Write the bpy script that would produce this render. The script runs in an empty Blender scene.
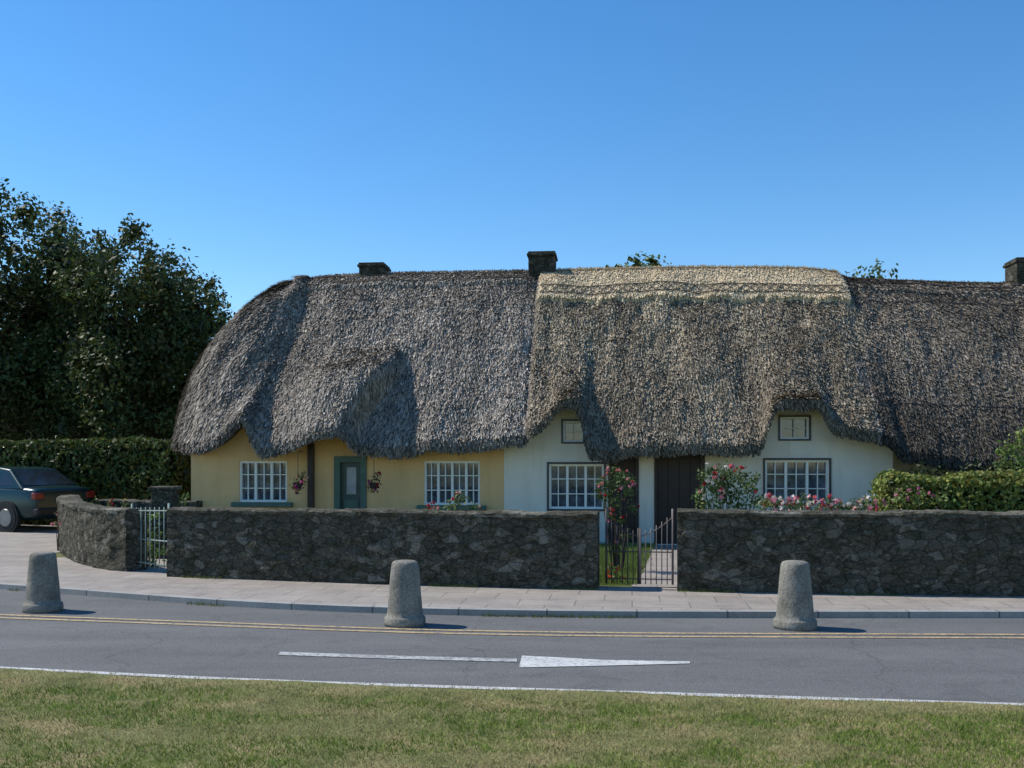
import bpy, bmesh, math, random
import numpy as np
from mathutils import Vector, Matrix
rng=np.random.default_rng(7); random.seed(7)
F=996.0; H=1.6; HY=462.0; ZR=.045
sc=bpy.context.scene
# ---------------------------------------------------------------- helpers
def G(px,py,z=ZR):
    d=F*(H-z)/(py-HY); return np.array([(px-512)/F*d,d,z])
def D(px,py,d):
    return np.array([(px-512)/F*d,d,H-(py-HY)/F*d])
def hsh(ix,iy,s):
    n=(ix.astype(np.int64)*374761393+iy.astype(np.int64)*668265263+s*1274126177)&0x7fffffff
    n=((n^(n>>13))*1274126177)&0x7fffffff
    return ((n^(n>>16))&0xffff)/65535.0
def vn(x,y,s=0):
    x=np.asarray(x,float);y=np.asarray(y,float)
    ix=np.floor(x);iy=np.floor(y);fx=x-ix;fy=y-iy
    fx=fx*fx*(3-2*fx);fy=fy*fy*(3-2*fy)
    a=hsh(ix,iy,s);b=hsh(ix+1,iy,s);c=hsh(ix,iy+1,s);d=hsh(ix+1,iy+1,s)
    return (a*(1-fx)+b*fx)*(1-fy)+(c*(1-fx)+d*fx)*fy
def fbm(x,y,s=0,o=3):
    r=0;t=0;am=1
    for i in range(o):
        r=r+am*vn(np.asarray(x)*2**i,np.asarray(y)*2**i,s+i*17);t+=am;am*=.5
    return r/t
def sstep(a,b,x):
    t=np.clip((x-a)/(b-a),0,1);return t*t*(3-2*t)
def empty(name,loc=(0,0,0)):
    e=bpy.data.objects.new(name,None);sc.collection.objects.link(e);e.location=loc;e.empty_display_size=.3
    return e
def link(name,me,mat,parent=None):
    o=bpy.data.objects.new(name,me);sc.collection.objects.link(o)
    if mat is not None: me.materials.append(mat)
    if parent is not None:
        o.parent=parent;o.matrix_parent_inverse=Matrix.Translation(-Vector(parent.location))
    return o
def big(name,V,Fc,mat,col=None,parent=None,smooth=False):
    V=np.ascontiguousarray(V,dtype=np.float32).reshape(-1,3);Fc=np.asarray(Fc,dtype=np.int32)
    k=Fc.shape[1];me=bpy.data.meshes.new(name)
    me.vertices.add(len(V));me.vertices.foreach_set('co',V.ravel())
    me.loops.add(Fc.size);me.loops.foreach_set('vertex_index',Fc.ravel())
    me.polygons.add(len(Fc));me.polygons.foreach_set('loop_start',np.arange(0,Fc.size,k,dtype=np.int32))
    me.update(calc_edges=True)
    if smooth: me.polygons.foreach_set('use_smooth',np.ones(len(Fc),dtype=bool))
    if col is not None:
        c=np.ones((len(V),4),dtype=np.float32);c[:,:3]=col
        at=me.color_attributes.new(name="Col",type='FLOAT_COLOR',domain='POINT');at.data.foreach_set('color',c.ravel())
    return link(name,me,mat,parent)
class MB:
    def __init__(s,frame=None): s.v=[];s.f=[];s.fr=frame or (lambda a,b,z:(a,b,z))
    def add(s,vs,fs):
        n=len(s.v);s.v+= [tuple(s.fr(*p)) for p in vs];s.f+=[tuple(i+n for i in f) for f in fs]
    def box(s,a0,a1,b0,b1,z0,z1):
        s.add([(a0,b0,z0),(a1,b0,z0),(a1,b1,z0),(a0,b1,z0),(a0,b0,z1),(a1,b0,z1),(a1,b1,z1),(a0,b1,z1)],
              [(0,3,2,1),(4,5,6,7),(0,1,5,4),(1,2,6,5),(2,3,7,6),(3,0,4,7)])
    def tube(s,p0,p1,r0,r1,n=8):
        p0=Vector(p0);p1=Vector(p1);d=(p1-p0).normalized();u=d.orthogonal().normalized();w=d.cross(u)
        vs=[]
        for p,r in((p0,r0),(p1,r1)):
            for i in range(n):
                a=2*math.pi*i/n;vs.append(tuple(p+u*(r*math.cos(a))+w*(r*math.sin(a))))
        fs=[(i,(i+1)%n,n+(i+1)%n,n+i) for i in range(n)]+[tuple(range(n))[::-1],tuple(range(n,2*n))]
        s.add(vs,fs)
    def obj(s,name,mat,parent=None,bevel=0,smooth=False):
        me=bpy.data.meshes.new(name);me.from_pydata(s.v,[],s.f);me.update()
        if smooth:
            for p in me.polygons:p.use_smooth=True
        o=link(name,me,mat,parent)
        if bevel:
            m=o.modifiers.new('b','BEVEL');m.width=bevel;m.segments=2
        return o
# ---------------------------------------------------------------- materials
def newmat(name):
    m=bpy.data.materials.new(name);m.use_nodes=True;nt=m.node_tree
    return m,nt,nt.nodes['Principled BSDF']
def N(nt,t,**k):
    n=nt.nodes.new(t)
    for a,b in k.items():
        if a in n.inputs: n.inputs[a].default_value=b
        else: setattr(n,a,b)
    return n
def ramp(nt,fac,cols):
    r=nt.nodes.new('ShaderNodeValToRGB');e=r.color_ramp.elements
    while len(e)<len(cols): e.new(.5)
    for i,(p,c) in enumerate(cols): e[i].position=p;e[i].color=(*c,1)
    nt.links.new(fac,r.inputs[0]);return r.outputs[0]
def noise(nt,scale,detail=4,vec=None,rough=.6,dist=0):
    n=N(nt,'ShaderNodeTexNoise',Scale=scale,Detail=detail,Roughness=rough,Distortion=dist)
    if vec is not None: nt.links.new(vec,n.inputs['Vector'])
    return n.outputs['Fac']
def objco(nt,sc_=(1,1,1)):
    t=nt.nodes.new('ShaderNodeTexCoord');m=nt.nodes.new('ShaderNodeMapping');m.inputs['Scale'].default_value=sc_
    nt.links.new(t.outputs['Object'],m.inputs['Vector']);return m.outputs[0]
def mixc(nt,a,b,fac,mode='MIX'):
    m=nt.nodes.new('ShaderNodeMix');m.data_type='RGBA';m.blend_type=mode
    for s,i in((fac,0),(a,6),(b,7)):
        if hasattr(s,'is_output'): nt.links.new(s,m.inputs[i])
        elif i==0: m.inputs[0].default_value=s
        else: m.inputs[i].default_value=(*s,1)
    return m.outputs[2]
def bump(nt,b,h,st,dist=.02):
    n=N(nt,'ShaderNodeBump',Strength=st,Distance=dist);nt.links.new(h,n.inputs['Height']);nt.links.new(n.outputs[0],b.inputs['Normal'])
def nmat(name,cols,scale,rough=.85,bs=.3,bscale=None,bd=.01,scv=(1,1,1),detail=6,spec=.25,fine=None):
    m,nt,b=newmat(name);v=objco(nt,scv);c=ramp(nt,noise(nt,scale,detail,v),cols)
    if fine:
        f=ramp(nt,noise(nt,fine[0],2,v),[(.3,(1-fine[1],)*3),(.7,(1+fine[1],)*3)]);c=mixc(nt,c,f,1.0,'MULTIPLY')
    nt.links.new(c,b.inputs['Base Color']);b.inputs['Roughness'].default_value=rough;b.inputs['Specular IOR Level'].default_value=spec
    if bs: bump(nt,b,noise(nt,bscale or scale*5,4,v),bs,bd)
    return m
def attrmat(name,rough=.8,transl=0,spec=.15):
    m,nt,b=newmat(name);a=N(nt,'ShaderNodeAttribute',attribute_name='Col')
    nt.links.new(a.outputs['Color'],b.inputs['Base Color']);b.inputs['Roughness'].default_value=rough;b.inputs['Specular IOR Level'].default_value=spec
    if transl:
        t=nt.nodes.new('ShaderNodeBsdfTranslucent');nt.links.new(a.outputs['Color'],t.inputs['Color'])
        x=nt.nodes.new('ShaderNodeMixShader');x.inputs[0].default_value=transl
        nt.links.new(b.outputs[0],x.inputs[1]);nt.links.new(t.outputs[0],x.inputs[2]);nt.links.new(x.outputs[0],nt.nodes['Material Output'].inputs['Surface'])
    return m
M_leaf=attrmat('leaf',.55,.25,.3);M_straw=attrmat('thatch_straw',.85,0,.2);M_blade=attrmat('grass_blade',.7,.25,.2);M_petal=attrmat('petal',.7,.3)
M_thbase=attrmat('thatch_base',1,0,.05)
M_bark=nmat('bark',[(.3,(.04,.03,.02)),(.7,(.1,.08,.06))],8,bs=.8,bd=.05,scv=(1,1,.2))
def asphalt(name,k=1.0):
    m,nt,b=newmat(name);v=objco(nt)
    c=ramp(nt,noise(nt,.9,6,objco(nt,(.3,1.6,1)),.65),[(.3,(.110*k,.109*k,.108*k)),(.7,(.162*k,.160*k,.156*k))])
    sp=ramp(nt,noise(nt,70,4,v,.8),[(.3,(.5,.5,.5)),(.55,(1.05,1.05,1.05)),(.75,(1.9,1.88,1.82))])
    c=mixc(nt,c,sp,1.0,'MULTIPLY')
    st=ramp(nt,noise(nt,1.6,6,v,.75,2.0),[(.52,(1,1,1)),(.72,(.76,.76,.77))]);c=mixc(nt,c,st,1.0,'MULTIPLY')
    ve=N(nt,'ShaderNodeTexVoronoi',Scale=.4);ve.feature='DISTANCE_TO_EDGE'
    nn=N(nt,'ShaderNodeTexNoise',Scale=2.2,Detail=6.0);nt.links.new(v,nn.inputs['Vector'])
    mx=nt.nodes.new('ShaderNodeMix');mx.data_type='VECTOR';mx.inputs[0].default_value=.35;nt.links.new(v,mx.inputs[4]);nt.links.new(nn.outputs['Color'],mx.inputs[5]);nt.links.new(mx.outputs[1],ve.inputs['Vector'])
    cr=ramp(nt,ve.outputs['Distance'],[(0,(.76,.76,.76)),(.004,(1,1,1))]);c=mixc(nt,c,cr,1.0,'MULTIPLY')
    nt.links.new(c,b.inputs['Base Color']);b.inputs['Roughness'].default_value=.85;b.inputs['Specular IOR Level'].default_value=.3
    bump(nt,b,noise(nt,120,3,v),.6,.008);return m
M_road=asphalt('asphalt');M_park=asphalt('asphalt_parking',1.2)
def paintmat(name,c,wear):
    m,nt,b=newmat(name);v=objco(nt)
    n=ramp(nt,noise(nt,26,6,v,.75),[(wear-.06,(0,0,0)),(wear+.06,(1,1,1))])
    nn=ramp(nt,noise(nt,3,4,v),[(.3,tuple(x*.72 for x in c)),(.7,c)])
    cc=mixc(nt,(.13,.13,.13),nn,n);nt.links.new(cc,b.inputs['Base Color']);b.inputs['Roughness'].default_value=.7
    bump(nt,b,noise(nt,120,3,v),.4,.004);return m
M_white=paintmat('white_road_paint',(.60,.60,.58),.41);M_whiteworn=paintmat('worn_white_paint',(.50,.50,.48),.46);M_yellow=paintmat('yellow_road_paint',(.52,.38,.20),.45)
def flagmat(name,c1,c2,mort,rot=0,bw=.6,rh=.45):
    m,nt,b=newmat(name);t=nt.nodes.new('ShaderNodeTexCoord');mp=nt.nodes.new('ShaderNodeMapping');mp.inputs['Rotation'].default_value=(0,0,rot)
    nt.links.new(t.outputs['Object'],mp.inputs['Vector'])
    br=N(nt,'ShaderNodeTexBrick',Scale=1.0);br.inputs['Brick Width'].default_value=bw;br.inputs['Row Height'].default_value=rh;br.inputs['Mortar Size'].default_value=.008
    br.inputs['Color1'].default_value=(*c1,1);br.inputs['Color2'].default_value=(*c2,1);br.inputs['Mortar'].default_value=(*mort,1)
    nt.links.new(mp.outputs[0],br.inputs['Vector'])
    f=ramp(nt,noise(nt,2.2,7,mp.outputs[0],.7),[(.3,(.75,.74,.73)),(.7,(1.15,1.14,1.12))]);c=mixc(nt,br.outputs['Color'],f,1.0,'MULTIPLY')
    f=ramp(nt,noise(nt,60,4,mp.outputs[0],.7),[(.3,(.75,.75,.75)),(.7,(1.25,1.25,1.25))]);c=mixc(nt,c,f,1.0,'MULTIPLY')
    nt.links.new(c,b.inputs['Base Color']);b.inputs['Roughness'].default_value=.85
    bump(nt,b,noise(nt,60,3,mp.outputs[0]),.3,.005);return m
M_pave=flagmat('paving',(.28,.245,.215),(.32,.285,.25),(.17,.15,.13),.12)
M_kerb=flagmat('kerbstone',(.33,.32,.30),(.28,.27,.25),(.1,.1,.1),.08,.9,4.0)
def stonemat(name,dark=1.0,scale=8.0):
    m,nt,b=newmat(name);v=objco(nt,(1,1,1.6))
    nn=N(nt,'ShaderNodeTexNoise',Scale=5.0,Detail=4.0);nt.links.new(v,nn.inputs['Vector'])
    mx=nt.nodes.new('ShaderNodeMix');mx.data_type='VECTOR';mx.inputs[0].default_value=.15;nt.links.new(v,mx.inputs[4]);nt.links.new(nn.outputs['Color'],mx.inputs[5])
    vec=mx.outputs[1]
    vo=N(nt,'ShaderNodeTexVoronoi',Scale=scale);nt.links.new(vec,vo.inputs['Vector'])
    ve=N(nt,'ShaderNodeTexVoronoi',Scale=scale);ve.feature='DISTANCE_TO_EDGE';nt.links.new(vec,ve.inputs['Vector'])
    sep=nt.nodes.new('ShaderNodeSeparateColor');nt.links.new(vo.outputs['Color'],sep.inputs[0])
    k=dark
    c=ramp(nt,sep.outputs[0],[(0,(.085*k,.078*k,.060*k)),(.5,(.11*k,.10*k,.078*k)),(.8,(.145*k,.132*k,.104*k)),(1,(.25*k,.23*k,.19*k))])
    li=ramp(nt,noise(nt,11,9,v,.8),[(.55,(0,0,0)),(.65,(1,1,1))]);c=mixc(nt,c,(.32*k,.30*k,.24*k),li)
    mo=ramp(nt,noise(nt,5,8,v,.78),[(.47,(0,0,0)),(.6,(1,1,1))]);c=mixc(nt,c,(.064*k,.062*k,.040*k),mo)
    ed=ramp(nt,ve.outputs['Distance'],[(0,(.5,.48,.44)),(.11,(1,1,1))]);c=mixc(nt,c,ed,1.0,'MULTIPLY')
    gr=ramp(nt,noise(nt,42,6,v,.8),[(.3,(.35,.35,.35)),(.5,(1,1,1)),(.7,(2.0,2.0,1.9))]);c=mixc(nt,c,gr,1.0,'MULTIPLY')
    nt.links.new(c,b.inputs['Base Color']);b.inputs['Roughness'].default_value=.92;b.inputs['Specular IOR Level'].default_value=.15
    h=nt.nodes.new('ShaderNodeMath');h.operation='MULTIPLY_ADD';h.inputs[1].default_value=2.5
    ee=ramp(nt,ve.outputs['Distance'],[(0,(0,0,0)),(.2,(.7,.7,.7))]);nt.links.new(noise(nt,24,7,v,.75),h.inputs[0]);nt.links.new(ee,h.inputs[2])
    bump(nt,b,h.outputs[0],.8,.028);return m
M_stone=stonemat('rubble_stone',1.0,7.5);M_cope=stonemat('coping_stone',1.2,3.0);M_chim=stonemat('chimney_stone',.7,6)  # coping stones coloured lighter to stand in for the sunlit wall top
M_conc=nmat('bollard_concrete',[(.25,(.12,.11,.09)),(.5,(.20,.185,.155)),(.75,(.28,.26,.22))],5,bs=.6,bscale=50,bd=.01,fine=(45,.3))
def render_mat(name,c,d):
    m,nt,b=newmat(name);v=objco(nt)
    cc=ramp(nt,noise(nt,1.6,6,v,.65),[(.3,tuple(x*d for x in c)),(.7,c)])
    st=ramp(nt,noise(nt,4,5,objco(nt,(1,1,.12)),.6),[(.5,(1,1,1)),(.8,(.82,.8,.76))]);cc=mixc(nt,cc,st,1.0,'MULTIPLY')
    nt.links.new(cc,b.inputs['Base Color']);b.inputs['Roughness'].default_value=.9;bump(nt,b,noise(nt,25,5,v),.35,.01);return m
M_wy=render_mat('ochre_render',(.82,.52,.24),.85);M_ww=render_mat('white_render',(.86,.79,.67),.84)
def plain(name,c,rough=.5,spec=.4,metal=0,var=.15,sc_=6):
    m,nt,b=newmat(name);cc=ramp(nt,noise(nt,sc_,4,objco(nt)),[(.3,tuple(x*(1-var) for x in c)),(.7,tuple(x*(1+var) for x in c))])
    nt.links.new(cc,b.inputs['Base Color']);b.inputs['Roughness'].default_value=rough;b.inputs['Specular IOR Level'].default_value=spec;b.inputs['Metallic'].default_value=metal;return m
M_wpaint=plain('white_frame_paint',(.84,.83,.78),.5,var=.04);M_bpaint=plain('dark_frame_paint',(.04,.04,.045),.4)
M_gpaint=plain('green_paint',(.075,.135,.105),.5);M_door=plain('green_door_paint',(.05,.08,.07),.4);M_bdoor=plain('brown_wood',(.04,.024,.018),.5)
M_glass=plain('window_glass',(.10,.12,.15),.05,1.0,var=.8,sc_=5)
M_curt=plain('curtain',(.4,.4,.4),.9,var=.2)
M_iron=plain('wrought_iron',(.05,.04,.04),.6,var=.4);M_girons=plain('green_iron',(.22,.28,.24),.6,var=.3);M_rust=plain('rusty_iron',(.19,.15,.13),.7,var=.4)
# ---------------------------------------------------------------- world / sun / camera
S=Vector((-.62,.17,.77)).normalized()
w=bpy.data.worlds.new("World");sc.world=w;w.use_nodes=True;nt=w.node_tree
sky=nt.nodes.new('ShaderNodeTexSky');sky.sky_type='NISHITA';sky.sun_disc=False
sky.sun_elevation=math.asin(S.z);sky.sun_rotation=math.atan2(S.x,S.y);sky.air_density=1.0;sky.dust_density=.0;sky.ozone_density=3.2;sky.altitude=0
hs=nt.nodes.new('ShaderNodeHueSaturation');hs.inputs['Saturation'].default_value=1.28;hs.inputs['Value'].default_value=1.18
nt.links.new(sky.outputs[0],hs.inputs['Color'])
bg=nt.nodes['Background'];bg.inputs[1].default_value=.145;nt.links.new(hs.outputs[0],bg.inputs[0])
sl=bpy.data.lights.new('sun','SUN');sl.energy=5.0;sl.angle=math.radians(.5);sl.color=(1,.95,.85)
so=bpy.data.objects.new('sun',sl);sc.collection.objects.link(so);so.rotation_euler=S.to_track_quat('Z','Y').to_euler();so.location=(-20,10,30)
cam=bpy.data.cameras.new('camera');co=bpy.data.objects.new('camera',cam);sc.collection.objects.link(co)
cam.sensor_width=36;cam.lens=36*F/1024;cam.shift_y=(HY-384)/1024;cam.clip_end=2000;cam.clip_start=.1
co.location=(0,0,H);co.rotation_euler=(math.radians(90),0,0);sc.camera=co
sc.view_settings.view_transform='Standard';sc.view_settings.look='None';sc.view_settings.exposure=0
# ---------------------------------------------------------------- ground lines
XS=np.arange(-60,60.01,.1)
def curve(pts,z,sig=8):
    P=np.array([G(p[0],p[1],z) for p in pts]);P=P[np.argsort(P[:,0])]
    y=np.interp(XS,P[:,0],P[:,1]);s0=(P[1,1]-P[0,1])/(P[1,0]-P[0,0]);s1=(P[-1,1]-P[-2,1])/(P[-1,0]-P[-2,0])
    y=np.where(XS<P[0,0],P[0,1]+(XS-P[0,0])*s0,y);y=np.where(XS>P[-1,0],P[-1,1]+(XS-P[-1,0])*s1,y)
    k=np.exp(-.5*(np.arange(-24,25)/sig)**2);k/=k.sum();yp=np.pad(y,24,mode='reflect',reflect_type='odd')
    y=np.convolve(yp,k,'valid');return lambda x:np.interp(x,XS,y)
kerb=curve([(-150,579),(0,589),(200,605),(300,611),(400,614.5),(600,618),(1024,618)],ZR)
yel=curve([(-150,611),(0,617),(200,624),(400,632),(600,635.5),(1024,637)],ZR)
whl=curve([(0,668),(250,681),(512,689),(1024,705)],ZR)
wall=curve([(167,577),(300,582),(450,587),(605,590),(850,595),(1024,597)],.1)
def strip(name,fa,fb,x0,x1,z,mat,parent=None,st=.15,za=None):
    xs=np.arange(x0,x1+st/2,st);A=np.c_[xs,fa(xs),np.full(len(xs),z if za is None else za)];B=np.c_[xs,fb(xs),np.full(len(xs),z)]
    n=len(xs);i=np.arange(n-1);return big(name,np.r_[A,B],np.c_[i,i+1,n+i+1,n+i],mat,parent=parent)
M_ground=nmat('grass_ground',[(.3,(.07,.085,.02)),(.5,(.11,.125,.035)),(.7,(.17,.15,.06))],1.2,bs=.6,bscale=60,bd=.03,fine=(70,.35))
M_soil=nmat('verge_ground',[(.3,(.11,.13,.035)),(.5,(.18,.18,.065)),(.7,(.30,.235,.12))],2.5,bs=.6,bscale=60,bd=.03,fine=(90,.35))
big('ground',[(-600,-600,-.03),(600,-600,-.03),(600,900,-.03),(-600,900,-.03)],[(0,1,2,3)],M_ground)
strip('road',lambda x:whl(x)-.5,lambda x:kerb(x)+.05,-60,60,ZR,M_road)
strip('raised_ground',lambda x:kerb(x)+.1,lambda x:x*0+400,-60,60,.098,M_ground)
strip('pavement',lambda x:kerb(x)+.13,lambda x:np.where(x>-4.4,wall(x)+.3,np.where(x>-7.5,15.6,wall(-4.4)+(-4.4-x)*2.1)),-40,60,.104,M_pave,st=.1)
ke=empty('kerb');strip('kerb_top',kerb,lambda x:kerb(x)+.13,-60,60,.108,M_kerb,ke);strip('kerb_face',kerb,kerb,-60,60,.108,M_kerb,ke,za=-.01)
rm=empty('road_markings')
strip('yellow_line_inner',lambda x:yel(x)+.07,lambda x:yel(x)+.14,-60,60,ZR+.005,M_yellow,rm)
strip('yellow_line_outer',lambda x:yel(x)-.10,lambda x:yel(x)-.03,-60,60,ZR+.005,M_yellow,rm)
strip('edge_line',lambda x:whl(x)-.05,lambda x:whl(x)+.03,-60,60,ZR+.005,M_white,rm)
def poly(name,pts,mat,parent,z):
    V=[(*G(p[0],p[1],ZR)[:2],z) for p in pts];me=bpy.data.meshes.new(name);me.from_pydata(V,[],[tuple(range(len(V)))]);link(name,me,mat,parent)
poly('centre_line',[(278,655.5),(400,659.5),(517,662.5),(517,659.3),(400,656.3),(280,652.3)],M_whiteworn,rm,ZR+.005)
poly('arrow_marking',[(519,668),(600,666.3),(690,664),(690,662),(600,660.3),(560,658),(522,656.2)],M_white,rm,ZR+.005)
# verge
ZV=ZR+.02
strip('grass_verge',lambda x:x*0-40,lambda x:whl(x)-.10+.03*np.sin(x*3)+.05*(fbm(x*2,x*0,4)-.5)+.04*(fbm(x*12,x*0,8)-.5),-60,60,ZV,M_soil,st=.05)
n=210000;x=rng.uniform(-5.5,5.5,n);edge=whl(x)-.07+.06*(fbm(x*9,x*0,18)-.5);y=edge-rng.power(1.0,n)*(edge-4.3)+.02*rng.normal(size=n)
ed=edge-y;keep=(np.abs(x)<y*.56+.6)&(rng.random(n)<np.clip(.45+ed*1.5,0,1));x,y,ed=x[keep],y[keep],ed[keep];n=len(x)
pn=fbm(x*1.3,y*3.2,3,4);p2=fbm(x*5,y*5,9);p3=fbm(x*14,y*18,19)
dry=np.clip(1.25-ed/.40+(pn-.5)*1.8,0,1)*.95;dry=np.maximum(dry,np.clip((pn-.52)*5,0,.72));dry=np.maximum(dry,np.clip((p3-.56)*6,0,.78));dry=np.maximum(dry,(rng.random(n)<.14)*.8)
g=np.array([.12,.19,.026]);g2=np.array([.23,.29,.05]);br=np.array([.44,.34,.17])
t=np.clip(p2+rng.normal(0,.2,n),0,1)[:,None];c=g*(1-t)+g2*t;c=c*(1-dry[:,None])+br*dry[:,None];c*=(rng.uniform(.6,1.35,n)*(.65+.7*fbm(x*9,y*9,77)))[:,None]
L=rng.uniform(.010,.036,n)*(1-.5*dry);an=rng.uniform(0,6.28,n);ln=rng.uniform(.1,1.2,n)*L;wd=rng.uniform(.0015,.0035,n)
base=np.c_[x,y,np.full(n,ZV)];sd=np.c_[np.cos(an),np.sin(an),0*an]*wd[:,None];an2=rng.uniform(0,6.28,n)
tip=base+np.c_[np.cos(an2)*ln,np.sin(an2)*ln,L]
V=np.stack([base-sd,base+sd,tip],1).reshape(-1,3);i=np.arange(n)*3
big('lawn_grass',V,np.c_[i,i+1,i+2],M_blade,np.repeat(c,3,0))
# ---------------------------------------------------------------- leaf clouds
def leaves(cents,rads,per,size,col,seed=0,shell=.55,squash=1.0,colvar=.35,jit=.25):
    r=np.random.default_rng(seed);P=[];C=[];NN=[]
    for c,R in zip(cents,rads):
        m=max(4,int(per*R*R));d=r.normal(size=(m,3));d/=np.linalg.norm(d,axis=1)[:,None]
        rr=R*(shell+(1-shell)*r.random(m)**.6)*(1+jit*r.normal(size=m)*.5)
        p=np.array(c)+d*rr[:,None]*np.array([1,1,squash]);P.append(p);NN.append(d)
        k=r.uniform(.7,1.3);C.append(np.tile(np.array(col)*k,(m,1))*r.uniform(1-colvar,1+colvar,(m,1)))
    P=np.concatenate(P);C=np.concatenate(C);NN=np.concatenate(NN);m=len(P)
    C[:,0]*=r.uniform(.8,1.3,m)
    nrm=NN*.6+r.normal(size=(m,3))*.6+np.array([0,0,.25]);nrm/=np.linalg.norm(nrm,axis=1)[:,None]
    u=np.cross(nrm,r.normal(size=(m,3)));u/=np.linalg.norm(u,axis=1)[:,None];v=np.cross(nrm,u)
    s=(size*r.uniform(.6,1.3,m))[:,None]
    V=np.stack([P-u*s,P+v*s*.55,P+u*s,P-v*s*.55],1).reshape(-1,3);i=np.arange(m)*4
    return V,np.c_[i,i+1,i+2,i+3],np.repeat(C,4,0)
def inpoly(x,y,poly):
    ins=False;j=len(poly)-1
    for i in range(len(poly)):
        xi,yi=poly[i];xj,yj=poly[j]
        if (yi>y)!=(yj>y) and x<(xj-xi)*(y-yi)/(yj-yi)+xi: ins=not ins
        j=i
    return ins
def outline_tree(name,outline,d,depth,ncl,rmin,rmax,per,size,col,trunk,seed,trunk_r=.3,core=True):
    r=random.Random(seed);P3=[(D(px,py,d)[0],D(px,py,d)[2]) for px,py in outline]
    xs=[p[0] for p in P3];zs=[p[1] for p in P3];cs=[];rs=[];tries=0
    cx=(min(xs)+max(xs))/2
    while len(cs)<ncl and tries<20000:
        tries+=1;R=rmin+(rmax-rmin)*r.random()**1.8;x=r.uniform(min(xs),max(xs));z=r.uniform(min(zs),max(zs))
        if all(inpoly(x+R*.85*math.cos(a),z+R*.85*math.sin(a),P3) for a in (0,.8,1.57,2.36,3.14,3.93,4.71,5.5)):
            f=max(.2,1-abs(x-cx)/((max(xs)-min(xs))*.6));cs.append((x,d+r.uniform(-1,1)*depth*f,z));rs.append(R)
    e=empty(name,(trunk[0],trunk[1],.1))
    V,Fc,C=leaves(cs,rs,per,size,col,seed);big('crown',V,Fc,M_leaf,C,e)
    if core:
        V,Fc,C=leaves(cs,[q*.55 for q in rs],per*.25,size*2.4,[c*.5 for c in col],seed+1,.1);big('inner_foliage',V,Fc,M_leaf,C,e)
    mb=MB();top=Vector((sum(c[0] for c in cs)/len(cs),sum(c[1] for c in cs)/len(cs),sum(c[2] for c in cs)/len(cs)))
    b=Vector((trunk[0],trunk[1],0));fork=b.lerp(top,.55);mb.tube(b,fork,trunk_r,trunk_r*.6,10)
    for q in r.sample(range(len(cs)),min(len(cs),26)):
        c=Vector(cs[q]);mid=fork.lerp(c,.5)+Vector((r.uniform(-.3,.3),r.uniform(-.3,.3),.3));mb.tube(fork,mid,trunk_r*.35,trunk_r*.2,6);mb.tube(mid,c,trunk_r*.2,.02,6)
    mb.obj('trunk',M_bark,e,smooth=True);return e
T1=[(-170,300),(-130,230),(-70,192),(-20,184),(5,178),(35,180),(58,190),(64,208),(88,222),(102,240),(120,280),(130,360),(120,450),(-170,450)]
T2=[(60,300),(75,250),(95,226),(128,220),(150,226),(162,234),(182,238),(194,258),(209,270),(219,288),(232,308),(240,336),(232,352),(236,370),(220,385),(211,410),(212,430),(194,452),(60,455)]
T3=[(20,300),(60,270),(110,300),(170,330),(205,370),(215,455),(-60,455),(-60,330)]
dk=(.058,.082,.022)
outline_tree('broadleaf_tree',T1,31,3.2,170,.35,1.3,540,.078,dk,(-17.5,31),11)
outline_tree('broadleaf_tree',T2,29,2.5,180,.28,1.1,600,.072,dk,(-10.5,29),12)
outline_tree('broadleaf_tree',T3,34,2.0,90,.6,1.5,250,.12,(.03,.045,.015),(-14,34),13)
outline_tree('broadleaf_tree',[(585,300),(602,266),(616,256),(648,255),(664,264),(690,300),(700,420),(580,420)],34,1.5,110,.16,1.0,400,.08,(.12,.16,.04),(4,34),14)
outline_tree('broadleaf_tree',[(790,300),(825,266),(836,258),(850,268),(872,266),(895,276),(905,300),(910,420),(790,420)],34,1.5,60,.3,1.0,260,.09,(.08,.12,.04),(11.5,34),15)
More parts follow.
